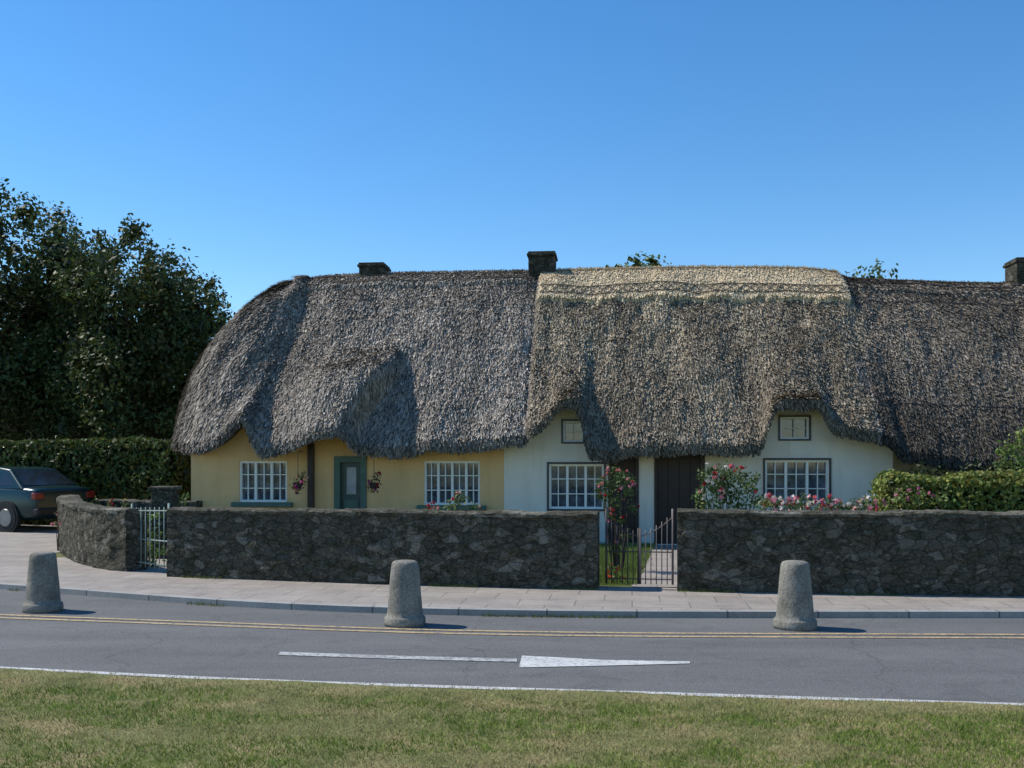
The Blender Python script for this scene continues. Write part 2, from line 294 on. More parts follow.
def hedge(name,pts,width,h,z0,n,size,col,seed,wob=.08):
    e=empty(name,(*pts[0],z0));r=np.random.default_rng(seed);mb=MB()
    a,b=np.array(pts[0]),np.array(pts[1]);l=np.linalg.norm(b-a);t=(b-a)/l;nn=np.array([-t[1],t[0]]);w2=width/2-.10
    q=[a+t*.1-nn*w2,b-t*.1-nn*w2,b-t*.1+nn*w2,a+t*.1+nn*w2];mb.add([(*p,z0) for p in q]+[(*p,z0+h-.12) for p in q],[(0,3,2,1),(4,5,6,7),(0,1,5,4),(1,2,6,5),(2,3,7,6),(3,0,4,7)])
    ars=np.array([l*h,l*h,l*width,width*h,width*h]);fc=r.choice(5,n,p=ars/ars.sum());u1=r.random(n);u2=r.random(n)
    s=np.select([fc<3,fc==3],[u1*l,0*u1],l);off=np.select([fc==0,fc==1,fc==2],[-width/2+0*u1,width/2+0*u1,(u2-.5)*width],(u1-.5)*width)
    z=np.where(fc==2,h,u2*h);ns=np.select([fc==3,fc==4],[-1.,1.],0.);nx=np.select([fc==0,fc==1],[-1.,1.],0.);nz=(fc==2)*1.
    wv=wob*2*(fbm(s*1.7+seed,z*2+off*2,seed)-.5)+r.normal(0,.025,n)
    P=np.c_[a[0]+t[0]*(s+ns*wv)+nn[0]*(off+nx*wv),a[1]+t[1]*(s+ns*wv)+nn[1]*(off+nx*wv),z0+z+nz*wv]
    Nn=np.c_[nn[0]*nx+t[0]*ns,nn[1]*nx+t[1]*ns,nz];m=n
    k=.55+.9*fbm(P[:,0]*2.3,P[:,2]*3+P[:,1],seed+3)
    C=np.array(col)*k[:,None]*r.uniform(.6,1.4,(m,1));C[:,0]*=r.uniform(.8,1.4,m)
    nr=Nn*.8+r.normal(size=(m,3))*.6;nr/=np.linalg.norm(nr,axis=1)[:,None];u=np.cross(nr,r.normal(size=(m,3)));u/=np.linalg.norm(u,axis=1)[:,None];v=np.cross(nr,u)
    s=(size*r.uniform(.6,1.3,m))[:,None];V=np.stack([P-u*s,P+v*s*.6,P+u*s,P-v*s*.6],1).reshape(-1,3);i=np.arange(m)*4
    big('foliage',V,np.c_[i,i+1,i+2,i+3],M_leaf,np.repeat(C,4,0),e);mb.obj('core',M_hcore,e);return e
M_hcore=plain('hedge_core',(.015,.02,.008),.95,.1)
hedge('garden_hedge',[(-19,26.5),(-7.6,23.3)],1.2,1.97,.1,30000,.06,(.065,.095,.022),21,.11)
hedge('garden_hedge',[(5.3,14.2),(9.8,13.7)],1.0,1.27,.1,30000,.035,(.16,.20,.045),22,.1)
# ---------------------------------------------------------------- cottage frame
TH=math.atan(.1);ca,sa=math.cos(TH),math.sin(TH)
def W(a,b,z): return (a*ca+b*sa,18.2-a*sa+b*ca,z)
def Wn(a,b,z): return np.stack([a*ca+b*sa,18.2-a*sa+b*ca,z],-1)
def A(px,b):
    k=(px-512)/F;return (k*(18.2+ca*b)-sa*b)/(ca+sa*k)
def Zp(a,b,py): return H-(py-HY)/F*(18.2-a*sa+b*ca)
c1=empty('thatched_cottage',W(-3,0,.1));c2=empty('thatched_cottage',W(4,0,.1))
# roof
rp=[(300,284),(312,280),(330,278),(345,277),(400,275),(526,273),(540,278),(560,279),(700,276),(800,277),(836,281),(850,283),(900,285),(950,287),(1000,288),(1030,282),(1100,283)]
ra=np.array([A(p[0],2.7) for p in rp]);rz=np.array([Zp(a,2.7,p[1]) for a,p in zip(ra,rp)])
ep=[(150,450),(175,451),(195,452),(212,450),(222,443),(232,432),(243,421),(248,419),(250.5,440),(252,457),(300,457),(350,455),(430,452),(500,450),(524,447),(536,440),(547,430),(557,418),(570,413),(581,418),(584,440),(588,464),(610,466),(640,461),(700,457),(740,459),(760,458),(767,436),(772,419),(785,413),(805,412),(821,416),(829,434),(836,440),(860,443),(893,449),(901,463),(940,470),(1024,475),(1100,475)]
ea=np.array([A(p[0],-.5) for p in ep]);ez=np.array([Zp(a,-.5,p[1]) for a,p in zip(ea,ep)])+.21
aC=A(312,2.7);aM=13.0;HA=2.38;aS=.33;aR=A(838,2.7)
Ra=[];Eo=[];EZ=[];PE=[];HC=[]
nh=90;nf=420
for i in range(30):
    a=aM+(aC-aM)*i/30;Ra.append(a);Eo.append((a,5.9));EZ.append(1.9);PE.append(1.2);HC.append(0)
for i in range(nh*3//2+1):
    t=i/(nh*1.5);ph=math.pi/2-math.pi*t;q=2/2.7
    Ra.append(aC);e=(aC-HA*abs(math.cos(ph))**q,2.7+3.2*math.copysign(abs(math.sin(ph))**q,math.sin(ph)));Eo.append(e)
    z=np.interp(e[0],ea,ez) if ph<-.25 else 2.0
    EZ.append(float(z));PE.append(1.22+.60*abs(math.cos(ph))**.7);HC.append(abs(math.cos(ph)))
for a in np.linspace(aC,aM,nf)[1:]:
    Ra.append(a);Eo.append((a,-.5));EZ.append(float(np.interp(a,ea,ez)));PE.append(1.22);HC.append(0)
Ra=np.array(Ra);Eo=np.array(Eo);EZ=np.array(EZ);PE=np.array(PE);HC=np.array(HC);RZ=np.interp(Ra,ra,rz);nc=len(Ra)
EZs=EZ.copy();EZs[1:-1]=EZ[:-2]*.25+EZ[1:-1]*.5+EZ[2:]*.25;EZ=EZs
isf=np.arange(nc)>30+nh*0.75
nv=110;vv=np.linspace(0,1,nv)
z0=1.92
aa=Ra[:,None]+(Eo[:,0]-Ra)[:,None]*vv;bb=2.7+(Eo[:,1]-2.7)[:,None]*vv
zz=RZ[:,None]-(RZ-z0)[:,None]*vv[None,:]**PE[:,None]+(EZ-z0)[:,None]*vv[None,:]**np.where(EZ>z0+.15,5.0,2)[:,None]
P=Wn(aa,bb,zz)
zb=RZ[:,None]-(RZ-z0)[:,None]*vv[None,:]**PE[:,None];Pb=Wn(aa,bb,zb)
du=np.gradient(Pb,axis=0);dv=np.gradient(Pb,axis=1);du[:,0]=du[:,1]
NR=np.cross(dv,du);ln_=np.linalg.norm(NR,axis=2,keepdims=True);NR=NR/np.maximum(ln_,1e-9);NR*=np.sign(NR[...,2:3]+1e-9)
ps=np.arange(nc)[:,None]*.065*np.ones_like(aa)
disp=(fbm(ps*.9,vv[None,:]*4.5,31)-.5)*.18*sstep(0,.15,vv)[None,:]+(fbm(ps*3.3,vv[None,:]*9,35)-.5)*.08*sstep(.1,.3,vv)[None,:]
disp+=(np.abs(((vv*9+fbm(ps*.8,ps*0,77)*.9)%1.0)-.5))*.025*sstep(.15,.3,vv)[None,:]
disp+=(.34*sstep(0,.75,HC))[:,None]*np.sin(np.pi*np.clip(vv,0,1)**1.7)[None,:]
fr=isf[:,None]
edge_a=A(386,-.1)-.62*sstep(.60,1.0,vv)[None,:]
disp+=fr*.54*sstep(A(262,-.1),A(345,-.1),aa)*(1-sstep(-.05,.22,aa-edge_a))*sstep(.50,.80,vv)[None,:]  # swelling added to the thatch so it throws shade above the door
disp-=fr*.12*np.exp(-((aa-A(400,-.1))/.45)**2)*sstep(.55,.8,vv)[None,:]
disp+=fr*.11*sstep(aS-.03,aS+.03,aa)
disp+=fr*.07*sstep(aR-.15,aR+.12,aa)*-1
VC1=.27;VC2=.125
vc=np.where(fr&(aa>aS)&(aa<aR),VC1,VC2)+.006*np.sin(aa*9)
capw=(vv[None,:]<vc)
disp+=(.05+.04*(fr&(aa>aS)&(aa<aR)))*capw
P=P+NR*disp[...,None]
out=Eo-np.c_[Ra,np.full(nc,2.7)];out/=np.linalg.norm(out,axis=1)[:,None]
rows=[]
LR=((.015,-.07),(.0,-.14),(-.05,-.19),(-.14,-.21),(-.30,-.15),(-.55,.0),(-.95,.32));NL=len(LR)
for do,dz in LR:
    q=P[:,-1,:].copy();q[:,0]+= (out[:,0]*ca+out[:,1]*sa)*do;q[:,1]+=(-out[:,0]*sa+out[:,1]*ca)*do;q[:,2]+=dz+.045*(fbm(np.arange(nc)*.25,np.zeros(nc),5)-.5);rows.append(q)
P=np.concatenate([P,np.stack(rows,1)],1);NV=P.shape[1]
aaF=np.concatenate([aa]+[aa[:,-1:]]*NL,1);vvF=np.concatenate([vv,[1.0]*NL])
cs_=int(np.argmin(np.abs(Ra-aS)+(~isf)*99))
def capc(a,v,front): return front&(a>aS)&(a<aR)&(v<VC1+.006*np.sin(a*9))
def thcol(a,v,front):
    m=len(a);base=np.tile([.272,.235,.196],(m,1))
    n2=fbm(a*1.1,v*3,61);n3=fbm(a*4.5,v*2.0,62)
    k=.60+.8*n2;c=base*k[:,None]
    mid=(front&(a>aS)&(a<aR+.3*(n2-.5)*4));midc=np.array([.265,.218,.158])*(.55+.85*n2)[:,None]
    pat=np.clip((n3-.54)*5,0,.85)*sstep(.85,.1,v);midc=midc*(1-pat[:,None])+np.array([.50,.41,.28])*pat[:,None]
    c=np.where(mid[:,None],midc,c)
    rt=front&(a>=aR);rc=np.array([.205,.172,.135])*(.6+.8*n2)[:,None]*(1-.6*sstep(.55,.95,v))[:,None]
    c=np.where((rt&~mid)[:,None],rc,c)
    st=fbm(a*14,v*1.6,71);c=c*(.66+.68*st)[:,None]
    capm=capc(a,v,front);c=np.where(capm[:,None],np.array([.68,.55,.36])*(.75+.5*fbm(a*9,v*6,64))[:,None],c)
    cap2=(v<VC2)&~capm;c=np.where(cap2[:,None],c*1.35,c)
    return c
def emit_base(name,c0,c1_,parent):
    Q=P[c0:c1_+1];m=Q.shape[0];idx=np.arange(m*NV).reshape(m,NV)
    f=np.stack([idx[:-1,:-1],idx[:-1,1:],idx[1:,1:],idx[1:,:-1]],-1).reshape(-1,4)
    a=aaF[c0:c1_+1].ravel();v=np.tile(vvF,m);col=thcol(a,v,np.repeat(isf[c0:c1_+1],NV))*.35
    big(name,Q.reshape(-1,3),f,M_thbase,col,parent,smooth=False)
def emit_straw(name,c0,c1_,n,parent,seed):
    r=np.random.default_rng(seed);rowsN=nv+2
    Q=P[c0:c1_+1,:rowsN+1];e1=Q[1:,:-1]-Q[:-1,:-1];e2=Q[:-1,1:]-Q[:-1,:-1];ar=np.linalg.norm(np.cross(e1,e2),axis=2);ar=np.minimum(ar,.05)
    p=ar.ravel()/ar.sum();ci=r.choice(len(p),n,p=p);I,J=np.divmod(ci,ar.shape[1]);fu=r.random(n)[:,None];fv=r.random(n)[:,None]
    pos=Q[I,J]*(1-fu)*(1-fv)+Q[I+1,J]*fu*(1-fv)+Q[I,J+1]*(1-fu)*fv+Q[I+1,J+1]*fu*fv
    Jc=np.minimum(J,nv-3)
    tv=P[c0+I,Jc+2]-P[c0+I,Jc];lip=(J>=nv-2);tv[lip]=np.array([0,-.1,-1.0])*.05
    tv/=np.maximum(np.linalg.norm(tv,axis=1),1e-9)[:,None]
    nr=NR[c0+I,Jc];sd=np.cross(tv,nr);sd/=np.maximum(np.linalg.norm(sd,axis=1),1e-9)[:,None]
    nr=np.cross(sd,tv);nr*=np.sign(np.sum(nr*NR[c0+I,Jc],1))[:,None]
    a=aaF[c0+I,J]*(1-fu[:,0])+aaF[c0+I+1,J]*fu[:,0];v=vvF[J];fr_=isf[c0+I];cap=capc(a,v,fr_)
    an=r.normal(0,.15,n)[:,None];t2=tv*np.cos(an)+sd*np.sin(an);s2=sd*np.cos(an)-tv*np.sin(an)
    Ls=(r.uniform(.05,.16,n)*(1-.4*lip))[:,None];wd=r.uniform(.004,.015,n)[:,None];li=((.004+.055*r.random(n)**2.2)*np.where(cap,.6,1))[:,None]
    br_=np.where(cap,r.uniform(.55,1.25,n),r.uniform(.25,1.75,n)*np.where(lip,.7,1))
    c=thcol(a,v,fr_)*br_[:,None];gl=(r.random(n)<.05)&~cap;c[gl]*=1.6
    b0=pos+nr*.003;tip=pos+t2*Ls+nr*li
    V=np.stack([b0-s2*wd,b0+s2*wd,tip+s2*wd*.7,tip-s2*wd*.7],1).reshape(-1,3);i=np.arange(n)*4
    big(name,V,np.c_[i,i+1,i+2,i+3],M_straw,np.repeat(c,4,0),parent)
    m=4000;ii=r.integers(0,c1_-c0,m);keep=Ra[c0+ii]>aC+.01;ii=ii[keep];m=len(ii);f=r.random(m)[:,None]
    b0=P[c0+ii,0]*(1-f)+P[c0+ii+1,0]*f;b0=b0-np.array([0,0,.03]);d=np.c_[r.normal(0,.5,m),r.normal(0,1.0,m),r.uniform(.5,1.2,m)];d/=np.linalg.norm(d,axis=1)[:,None]
    tip=b0+d*r.uniform(.04,.08,m)[:,None];s=np.array([.008,0,0]);aR_=Ra[c0+ii]
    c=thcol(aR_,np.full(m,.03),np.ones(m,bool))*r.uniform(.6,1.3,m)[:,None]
    V=np.stack([b0-s,b0+s,tip+s*.6,tip-s*.6],1).reshape(-1,3);i=np.arange(m)*4
    big(name+'_ridge_tufts',V,np.c_[i,i+1,i+2,i+3],M_straw,np.repeat(c,4,0),parent)
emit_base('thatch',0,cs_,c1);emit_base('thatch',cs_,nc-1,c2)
emit_straw('thatch_reeds',28,cs_,160000,c1,5);emit_straw('thatch_reeds',cs_,nc-1,210000,c2,6)
def surfline(name,a0,a1,vf,r,mat,parent,off=.03,step=3):
    cols=[i for i in range(nc) if isf[i] and a0<=Ra[i]<=a1 and Ra[i]>=aC][::step]
    cu=bpy.data.curves.new(name,'CURVE');cu.dimensions='3D';cu.bevel_depth=r;cu.bevel_resolution=1;sp=cu.splines.new('POLY');sp.points.add(len(cols)-1)
    for q,i in enumerate(cols):
        j=min(nv-2,max(0,vf(Ra[i])*(nv-1)));j0=int(j);f=j-j0;p=P[i,j0]*(1-f)+P[i,j0+1]*f+NR[i,j0]*off;sp.points[q].co=(*p,1)
    o=bpy.data.objects.new(name,cu);sc.collection.objects.link(o);cu.materials.append(mat);o.parent=parent;o.matrix_parent_inverse=Matrix.Translation(-Vector(parent.location))
M_rod=plain('hazel_rod',(.10,.08,.06),.8);M_rodl=plain('pale_rod',(.30,.24,.16),.8)
def tri(x): return abs((x%1.0)*2-1)
surfline('ligger',aC,aS,lambda a:.105,.012,M_rod,c1);surfline('ligger',aC,aS,lambda a:.04,.012,M_rod,c1)
surfline('ligger',aC,aS,lambda a:.042+.06*tri(a*3),.009,M_rod,c1,step=1);surfline('ligger',aC,aS,lambda a:.042+.06*tri(a*3+.5),.009,M_rod,c1,step=1)
surfline('ligger',aS+.03,aR,lambda a:.245,.010,M_rod,c2);surfline('ligger',aS+.03,aR,lambda a:.185,.010,M_rod,c2);surfline('ligger',aS+.03,aR,lambda a:.03,.010,M_rodl,c2)
surfline('ligger',aS+.03,aR,lambda a:.187+.056*tri(a*2.6),.008,M_rod,c2,step=1);surfline('ligger',aS+.03,aR,lambda a:.187+.056*tri(a*2.6+.5),.008,M_rod,c2,step=1)
surfline('ligger',aR,aM,lambda a:.02,.012,M_rod,c2)
surfline('roof_cable',aR,aM,lambda a:.07+.012*math.sin(a*2.2),.014,M_iron,c2);surfline('roof_cable',aR,aM,lambda a:.125+.012*math.sin(a*1.7+1),.014,M_iron,c2)
surfline('roof_cable',aR,aM,lambda a:.22+.012*math.sin(a*1.3),.012,M_iron,c2);surfline('roof_cable',aR-.2,aM,lambda a:.80+.012*math.sin(a*1.3),.014,M_iron,c2)
# ---------------------------------------------------------------- walls
def facade(name,a0,a1,ops,tops,mat,parent,z0=.0,ztop=2.34,rec=.14):
    As=sorted(set([a0,a1]+[o[0] for o in ops]+[o[1] for o in ops]+[t for q in tops for t in q[:2]]))
    Zs=sorted(set([z0,ztop]+[o[2] for o in ops]+[o[3] for o in ops]+[q[2] for q in tops]))
    mb=MB(W)
    for i in range(len(As)-1):
        for j in range(len(Zs)-1):
            am=(As[i]+As[i+1])/2;zm=(Zs[j]+Zs[j+1])/2;tp=ztop
            for q in tops:
                if q[0]<am<q[1]: tp=q[2]
            if zm>tp or any(o[0]<am<o[1] and o[2]<zm<o[3] for o in ops): continue
            mb.add([(As[i],0,Zs[j]),(As[i+1],0,Zs[j]),(As[i+1],0,Zs[j+1]),(As[i],0,Zs[j+1])],[(0,1,2,3)])
    for o in ops:
        x0,x1,y0,y1=o
        mb.add([(x0,0,y0),(x0,rec,y0),(x0,rec,y1),(x0,0,y1)],[(0,1,2,3)]);mb.add([(x1,0,y0),(x1,rec,y0),(x1,rec,y1),(x1,0,y1)],[(3,2,1,0)])
        mb.add([(x0,0,y0),(x1,0,y0),(x1,rec,y0),(x0,rec,y0)],[(0,1,2,3)]);mb.add([(x0,0,y1),(x1,0,y1),(x1,rec,y1),(x0,rec,y1)],[(3,2,1,0)])
    mb.obj(name,mat,parent)
def rect(px0,px1,py0,py1):
    a0,a1=A(px0,0),A(px1,0);m=(a0+a1)/2;return (a0,a1,Zp(m,0,py1),Zp(m,0,py0))
def window(o,parent,cas,cols,rows,outer=None,sill=None,bar=.018,ot=.035,fw=.04):
    x0,x1,z0,z1=o;mb=MB(W);gb=MB(W)
    gb.add([(x0,.12,z0),(x1,.12,z0),(x1,.12,z1),(x0,.12,z1)],[(0,1,2,3)])
    if outer:
        ob=MB(W);t=ot;ob.box(x0-t,x1+t,-.025,.0,z1,z1+t);ob.box(x0-t,x0,-.025,.0,z0-t,z1);ob.box(x1,x1+t,-.025,.0,z0-t,z1);ob.box(x0,x1,-.025,.0,z0-t,z0);ob.obj('window_surround',outer,parent)
    mb.box(x0,x1,.03,.11,z0,z0+fw);mb.box(x0,x1,.03,.11,z1-fw,z1);cw=(x1-x0)/cas
    for c in range(cas+1):
        x=x0+c*cw;w_=fw if c in(0,cas) else fw*1.1
        l=x if c==0 else (x-w_ if c==cas else x-w_/2);mb.box(l,l+w_,.033,.108,z0+fw,z1-fw)
    for c in range(cas):
        for q in range(1,cols):
            x=x0+c*cw+cw*q/cols;mb.box(x-bar/2,x+bar/2,.056,.10,z0+fw,z1-fw)
    for q in range(1,rows):
        z=z0+(z1-z0)*q/rows;mb.box(x0+fw,x1-fw,.06,.097,z-bar/2,z+bar/2)
    mb.obj('window_frame',M_wpaint,parent);gb.obj('window_glass',M_glass,parent)
    if sill:
        s=MB(W);s.box(x0-.12,x1+.12,-.10,.02,z0-.09,z0-.004);s.obj('window_sill',sill,parent,bevel=.008)
wA=rect(239,287,461,502);wB=rect(424,480,461,505);dA=(A(337,0),A(364,0),.12,Zp(A(350,0),0,459))
aL=A(191,0)
facade('wall_front',aL,A(504,0),[wA,wB,dA],[(A(226,0),A(249,0),2.55)],M_wy,c1)
window(wA,c1,3,2,3,None,M_gpaint);window(wB,c1,4,2,3,None,M_gpaint)
mb=MB(W);mb.add([(aL,0,0),(aL,5.4,0),(aL,5.4,2.0),(aL,0,2.2)],[(3,2,1,0)]);mb.add([(aL,5.4,0),(13,5.4,0),(13,5.4,2.0),(aL,5.4,2.0)],[(0,1,2,3)]);mb.obj('wall_side_back',M_wy,c1)
mb=MB(W);x0,x1,z0_,z1_=dA;mb.box(x0+.06,x1-.06,.08,.12,.12,z1_-.06)
mb.obj('door',M_door,c1)
mb=MB(W);mb.box(x0-.05,x0+.06,-.03,.07,.1,z1_+.05);mb.box(x1-.06,x1+.05,-.03,.07,.1,z1_+.05);mb.box(x0+.06,x1-.06,-.03,.07,z1_-.06,z1_+.05);mb.obj('door_frame',M_gpaint,c1)
mb=MB(W);xm=(x0+x1)/2
mb.box(xm-.09,xm+.09,.07,.079,1.0,1.5);mb.obj('door_light',M_curt,c1)
mb=MB(W)
for q in(.3,.65): mb.box(x0+.12,x1-.12,.066,.079,q,q+.25)
mb.obj('door_panels',M_gpaint,c1,bevel=.004)
mb=MB(W);ap=A(311,-.1);mb.box(ap-.06,ap+.05,-.14,-.03,.1,1.95);mb.obj('porch_post',M_bdoor,c1,bevel=.01)
aW0=A(504,0)+.001;aW1=A(893,0)
wC=rect(549,604,464,509);wD=rect(765,829,460,503);wE=rect(563,583,421,442);wF=rect(780,809,417,439)
dB=(A(611,0),A(636,0),.12,Zp(A(620,0),0,458));dC=(A(657,0),A(702,0),.12,Zp(A(680,0),0,456))
facade('wall_front',aW0,aW1,[wC,wD,wE,wF,dB,dC],[(A(545,0),A(586,0),2.62),(A(771,0),A(830,0),2.62)],M_ww,c2)
window(wC,c2,3,2,3,M_bpaint,None);window(wD,c2,3,2,3,M_bpaint,None);window(wE,c2,1,2,2,M_bpaint,None,.014,.03,.035);window(wF,c2,1,2,2,M_bpaint,None,.014,.03,.035)
for d_ in(dB,dC):
    x0,x1,z0_,z1_=d_;mb=MB(W);mb.box(x0,x1,.10,.14,.12,z1_);k=4
    for q in range(k):
        w_=(x1-x0)/k;mb.box(x0+q*w_+.01,x0+(q+1)*w_-.01,.085,.099,.14,z1_-.05)
    mb.obj('door',M_bdoor,c2)
    mb=MB(W);mb.box(x0-.05,x0,-.02,.06,.1,z1_+.05);mb.box(x1,x1+.05,-.02,.06,.1,z1_+.05);mb.box(x0,x1,-.02,.06,z1_,z1_+.05);mb.obj('door_frame',M_bdoor,c2)
mb=MB(W);mb.add([(aW1,0,0),(aW1,1.2,0),(aW1,1.2,2.3),(aW1,0,2.3)],[(0,1,2,3)]);mb.add([(aW1,1.2,0),(13,1.2,0),(13,1.2,2.6),(aW1,1.2,2.6)],[(0,1,2,3)]);mb.obj('wall_return',M_ww,c2)
def chimney(px0,px1,py0,parent,b=2.7):
    a0,a1=A(px0,b),A(px1,b);zt=Zp((a0+a1)/2,b,py0);mb=MB(W);mb.box(a0+.03,a1-.03,b-.3,b+.3,4.9,zt-.1)
    mb.box(a0,a1,b-.34,b+.34,zt-.1,zt-.04);mb.box(a0+.02,a1-.02,b-.31,b+.31,zt-.038,zt)
    mb.obj('chimney',M_chim,parent,bevel=.015)
chimney(361,388,265,c1,2.85);chimney(528,557,254,c1);chimney(1009,1040,260,c2)
# ---------------------------------------------------------------- stone walls
def stonewall(name,path,th,zt,seed,z0=.05):
    path=np.array(path,float);seg=np.r_[0,np.cumsum(np.linalg.norm(np.diff(path,axis=0),axis=1))];n=int(seg[-1]/.04)+2;s=np.linspace(0,seg[-1],n)
    c=np.c_[np.interp(s,seg,path[:,0]),np.interp(s,seg,path[:,1])];t=np.gradient(c,axis=0);t/=np.linalg.norm(t,axis=1)[:,None];nn=np.c_[-t[:,1],t[:,0]]
    K=22;zc=zt-.06
    prof=[(0,z0+(zc-z0)*k/K) for k in range(K+1)]+[(-.015,zc+.004),(-.02,zt-.02),(.01,zt)]+[(th*k/5,zt+.005) for k in range(1,5)]+[(th+.01,zt),(th+.02,zc),(th,zc-.01)]+[(th,zc-(zc-z0)*k/8) for k in range(1,9)]
    m=len(prof);V=np.zeros((n,m,3))
    for j,(o,z) in enumerate(prof):
        cope=K<j<=K+10
        if cope:
            cell=np.floor(s*2.3+vn(s*.7,s*0,seed)*2);q=(hsh(cell,cell*0,seed+1)-.5)*.03+(fbm(s*12,np.full(n,j*.5),seed)-.5)*.03
            dz=((hsh(cell,cell*0,seed+2)-.5)*.02+(fbm(s*8,np.full(n,j*1.),seed+5)-.5)*.025)*(z>zc+.01)
        else:
            q=(fbm(s*6+seed,np.full(n,z*9.),seed,4)-.5)*.06;dz=0
        sg=1 if o<th/2 else -1
        V[:,j,:2]=c+nn*(o+sg*q*(1 if not(cope and 0<o<th) else 0))[:,None];V[:,j,2]=z+dz
    idx=np.arange(n*m).reshape(n,m);f=np.stack([idx[:-1,:-1],idx[1:,:-1],idx[1:,1:],idx[:-1,1:]],-1).reshape(-1,4)
    me=bpy.data.meshes.new(name);fl=[tuple(q) for q in f]+[tuple(idx[0]),tuple(idx[-1][::-1])]
    me.from_pydata([tuple(v) for v in V.reshape(-1,3)],[],fl);o=link(name,me,M_stone);me.materials.append(M_cope)
    mi=np.zeros(len(me.polygons),dtype=np.int32);jj=np.tile(np.arange(m-1),n-1);mi[:len(jj)]=((jj>=K)&(jj<K+10));me.polygons.foreach_set('material_index',mi);return o
def wp(x): return (x,float(wall(x)))
xa=G(167,577,.1)[0];xb=G(605,590,.1)[0];xc=G(678,592,.1)[0]
stonewall('garden_wall',[wp(x) for x in np.arange(xa,xb+.01,.1)],.38,1.0,3)
stonewall('garden_wall',[wp(x) for x in np.arange(xc,14,.1)],.38,1.035,4)
cw=[G(p[0],p[1],.1)[:2] for p in((60,538),(58,546),(61,553),(68,559),(80,564.5),(96,568.5),(110,570.5),(126,572))]
stonewall('garden_wall',cw,.34,.95,5)
stonewall('garden_wall',[(-8.1,19.4),(-5.9,18.6)],.3,.86,6)
mb=MB();p=D(166,500,15.6);mb.box(p[0]-.17,p[0]+.17,15.4,15.74,.05,1.16);mb.box(p[0]-.2,p[0]+.2,15.37,15.77,1.16,1.22);mb.obj('stone_gate_pillar',M_stone,None,bevel=.02)
def gate(name,p0,p1,h0,h1,mat,n,z0=.16,r=.009,dip=.15):
    mb=MB();p0=Vector((p0[0],p0[1],0));p1=Vector((p1[0],p1[1],0));L=(p1-p0)
    def top(t): return h0+(h1-h0)*t-dip*math.sin(math.pi*t)
    for i in range(n+1):
        t=i/n;p=p0+L*t;rr=r*2.2 if i in(0,n) else r;mb.tube((p.x,p.y,z0),(p.x,p.y,top(t)+(.05 if i not in (0,n) else .1)),rr,rr,6)
    for zf in(lambda t:z0+.06,lambda t:z0+.38,lambda t:top(t)):
        for i in range(12):
            a=p0+L*(i/12);b=p0+L*((i+1)/12);mb.tube((a.x,a.y,zf(i/12)),(b.x,b.y,zf((i+1)/12)),r*1.3,r*1.3,6)
    mb.obj(name,mat,None,smooth=True)
gy=lambda x:float(wall(x))+.15
xm=(xb+xc)/2
gate('iron_gate',(xb+.03,gy(xb)),(xm-.01,gy(xm)),.95,.72,M_iron,6,dip=.03,r=.006)
gate('iron_gate',(xm+.01,gy(xm)),(xc-.03,gy(xc)),.72,.95,M_rust,6,dip=.03,r=.006)
pa=G(128,571,.1);pb=G(165,576,.1)
gate('garden_gate',(pa[0],pa[1]+.15),(pb[0],pb[1]+.15),.92,.95,M_girons,8,dip=0,r=.008)
pm=(xb+xc)/2+.12
big('garden_path',[(pm-.2,wall(pm)+.3,.108),(pm+.42,wall(pm)+.3,.108),(2.9+.5,17.9,.108),(2.9-.5,17.9,.108)],[(0,1,2,3)],M_pave)
big('parking_ground',[(-40,19.2,.102),(-8.3,17.2,.102),(-7.2,19.5,.102),(-8.4,22.7,.102),(-40,32,.102)],[(0,1,2,3,4)],M_park)
# ---------------------------------------------------------------- plants
def plant(name,cents,rads,per,size,col,seed,fl=None,nfl=0,fsize=.03,stems=True):
    c=np.mean(cents,0);e=empty(name,(c[0],c[1],.1));V,Fc,C=leaves(cents,rads,per,size,col,seed,.25,jit=.5);big('leaves',V,Fc,M_leaf,C,e)
    if fl:
        r=np.random.default_rng(seed+9);Vs=[];Cs=[]
        for q in range(nfl):
            k=r.integers(len(cents));d=r.normal(size=3);d[1]-=.6;d[2]+=.3;d/=np.linalg.norm(d);p=np.array(cents[k])+d*rads[k]*r.uniform(.9,1.25)
            col_=np.array(fl[r.integers(len(fl))]);fs_=fsize*r.uniform(.6,1.15)
            for t in range(9):
                u=r.normal(size=3);u/=np.linalg.norm(u);v=np.cross(u,r.normal(size=3));v/=np.linalg.norm(v);s=fs_*r.uniform(.6,1);o=p+r.normal(size=3)*fs_*.4
                Vs.append([o-u*s,o+v*s,o+u*s,o-v*s]);Cs+= [col_*r.uniform(.7,1.2)]*4
        V=np.array(Vs).reshape(-1,3);i=np.arange(len(Vs))*4;big('flowers',V,np.c_[i,i+1,i+2,i+3],M_petal,np.array(Cs),e)
    if stems:
        mb=MB()
        for cc,R in zip(cents,rads):
            b=(c[0]+(cc[0]-c[0])*.3,c[1]+(cc[1]-c[1])*.3,.08);mb.tube(b,tuple(cc),.010,.004,5)
        mb.obj('stems',M_bark,e)
    return e
def cl(lst,d): 
    return [tuple(D(p[0],p[1],d+p[3])) for p in lst],[p[2]*d/F for p in lst]
red=(.50,.03,.04);pink=(.75,.30,.35);wht=(.8,.74,.68)
c_,r_=cl([(608,486,11,0),(622,478,10,.2),(602,495,8,-.1),(629,493,8,0),(615,503,9,.1),(620,520,6,0),(626,535,6,.1),(613,471,6,0),(602,483,6,0),(632,508,6,0),(611,515,6,0),(631,480,5,0),(618,548,6,0)],13.6)
plant('climbing_rose',c_,r_,7000,.024,(.07,.12,.03),41,[red,(.65,.2,.2),pink],28,.026)
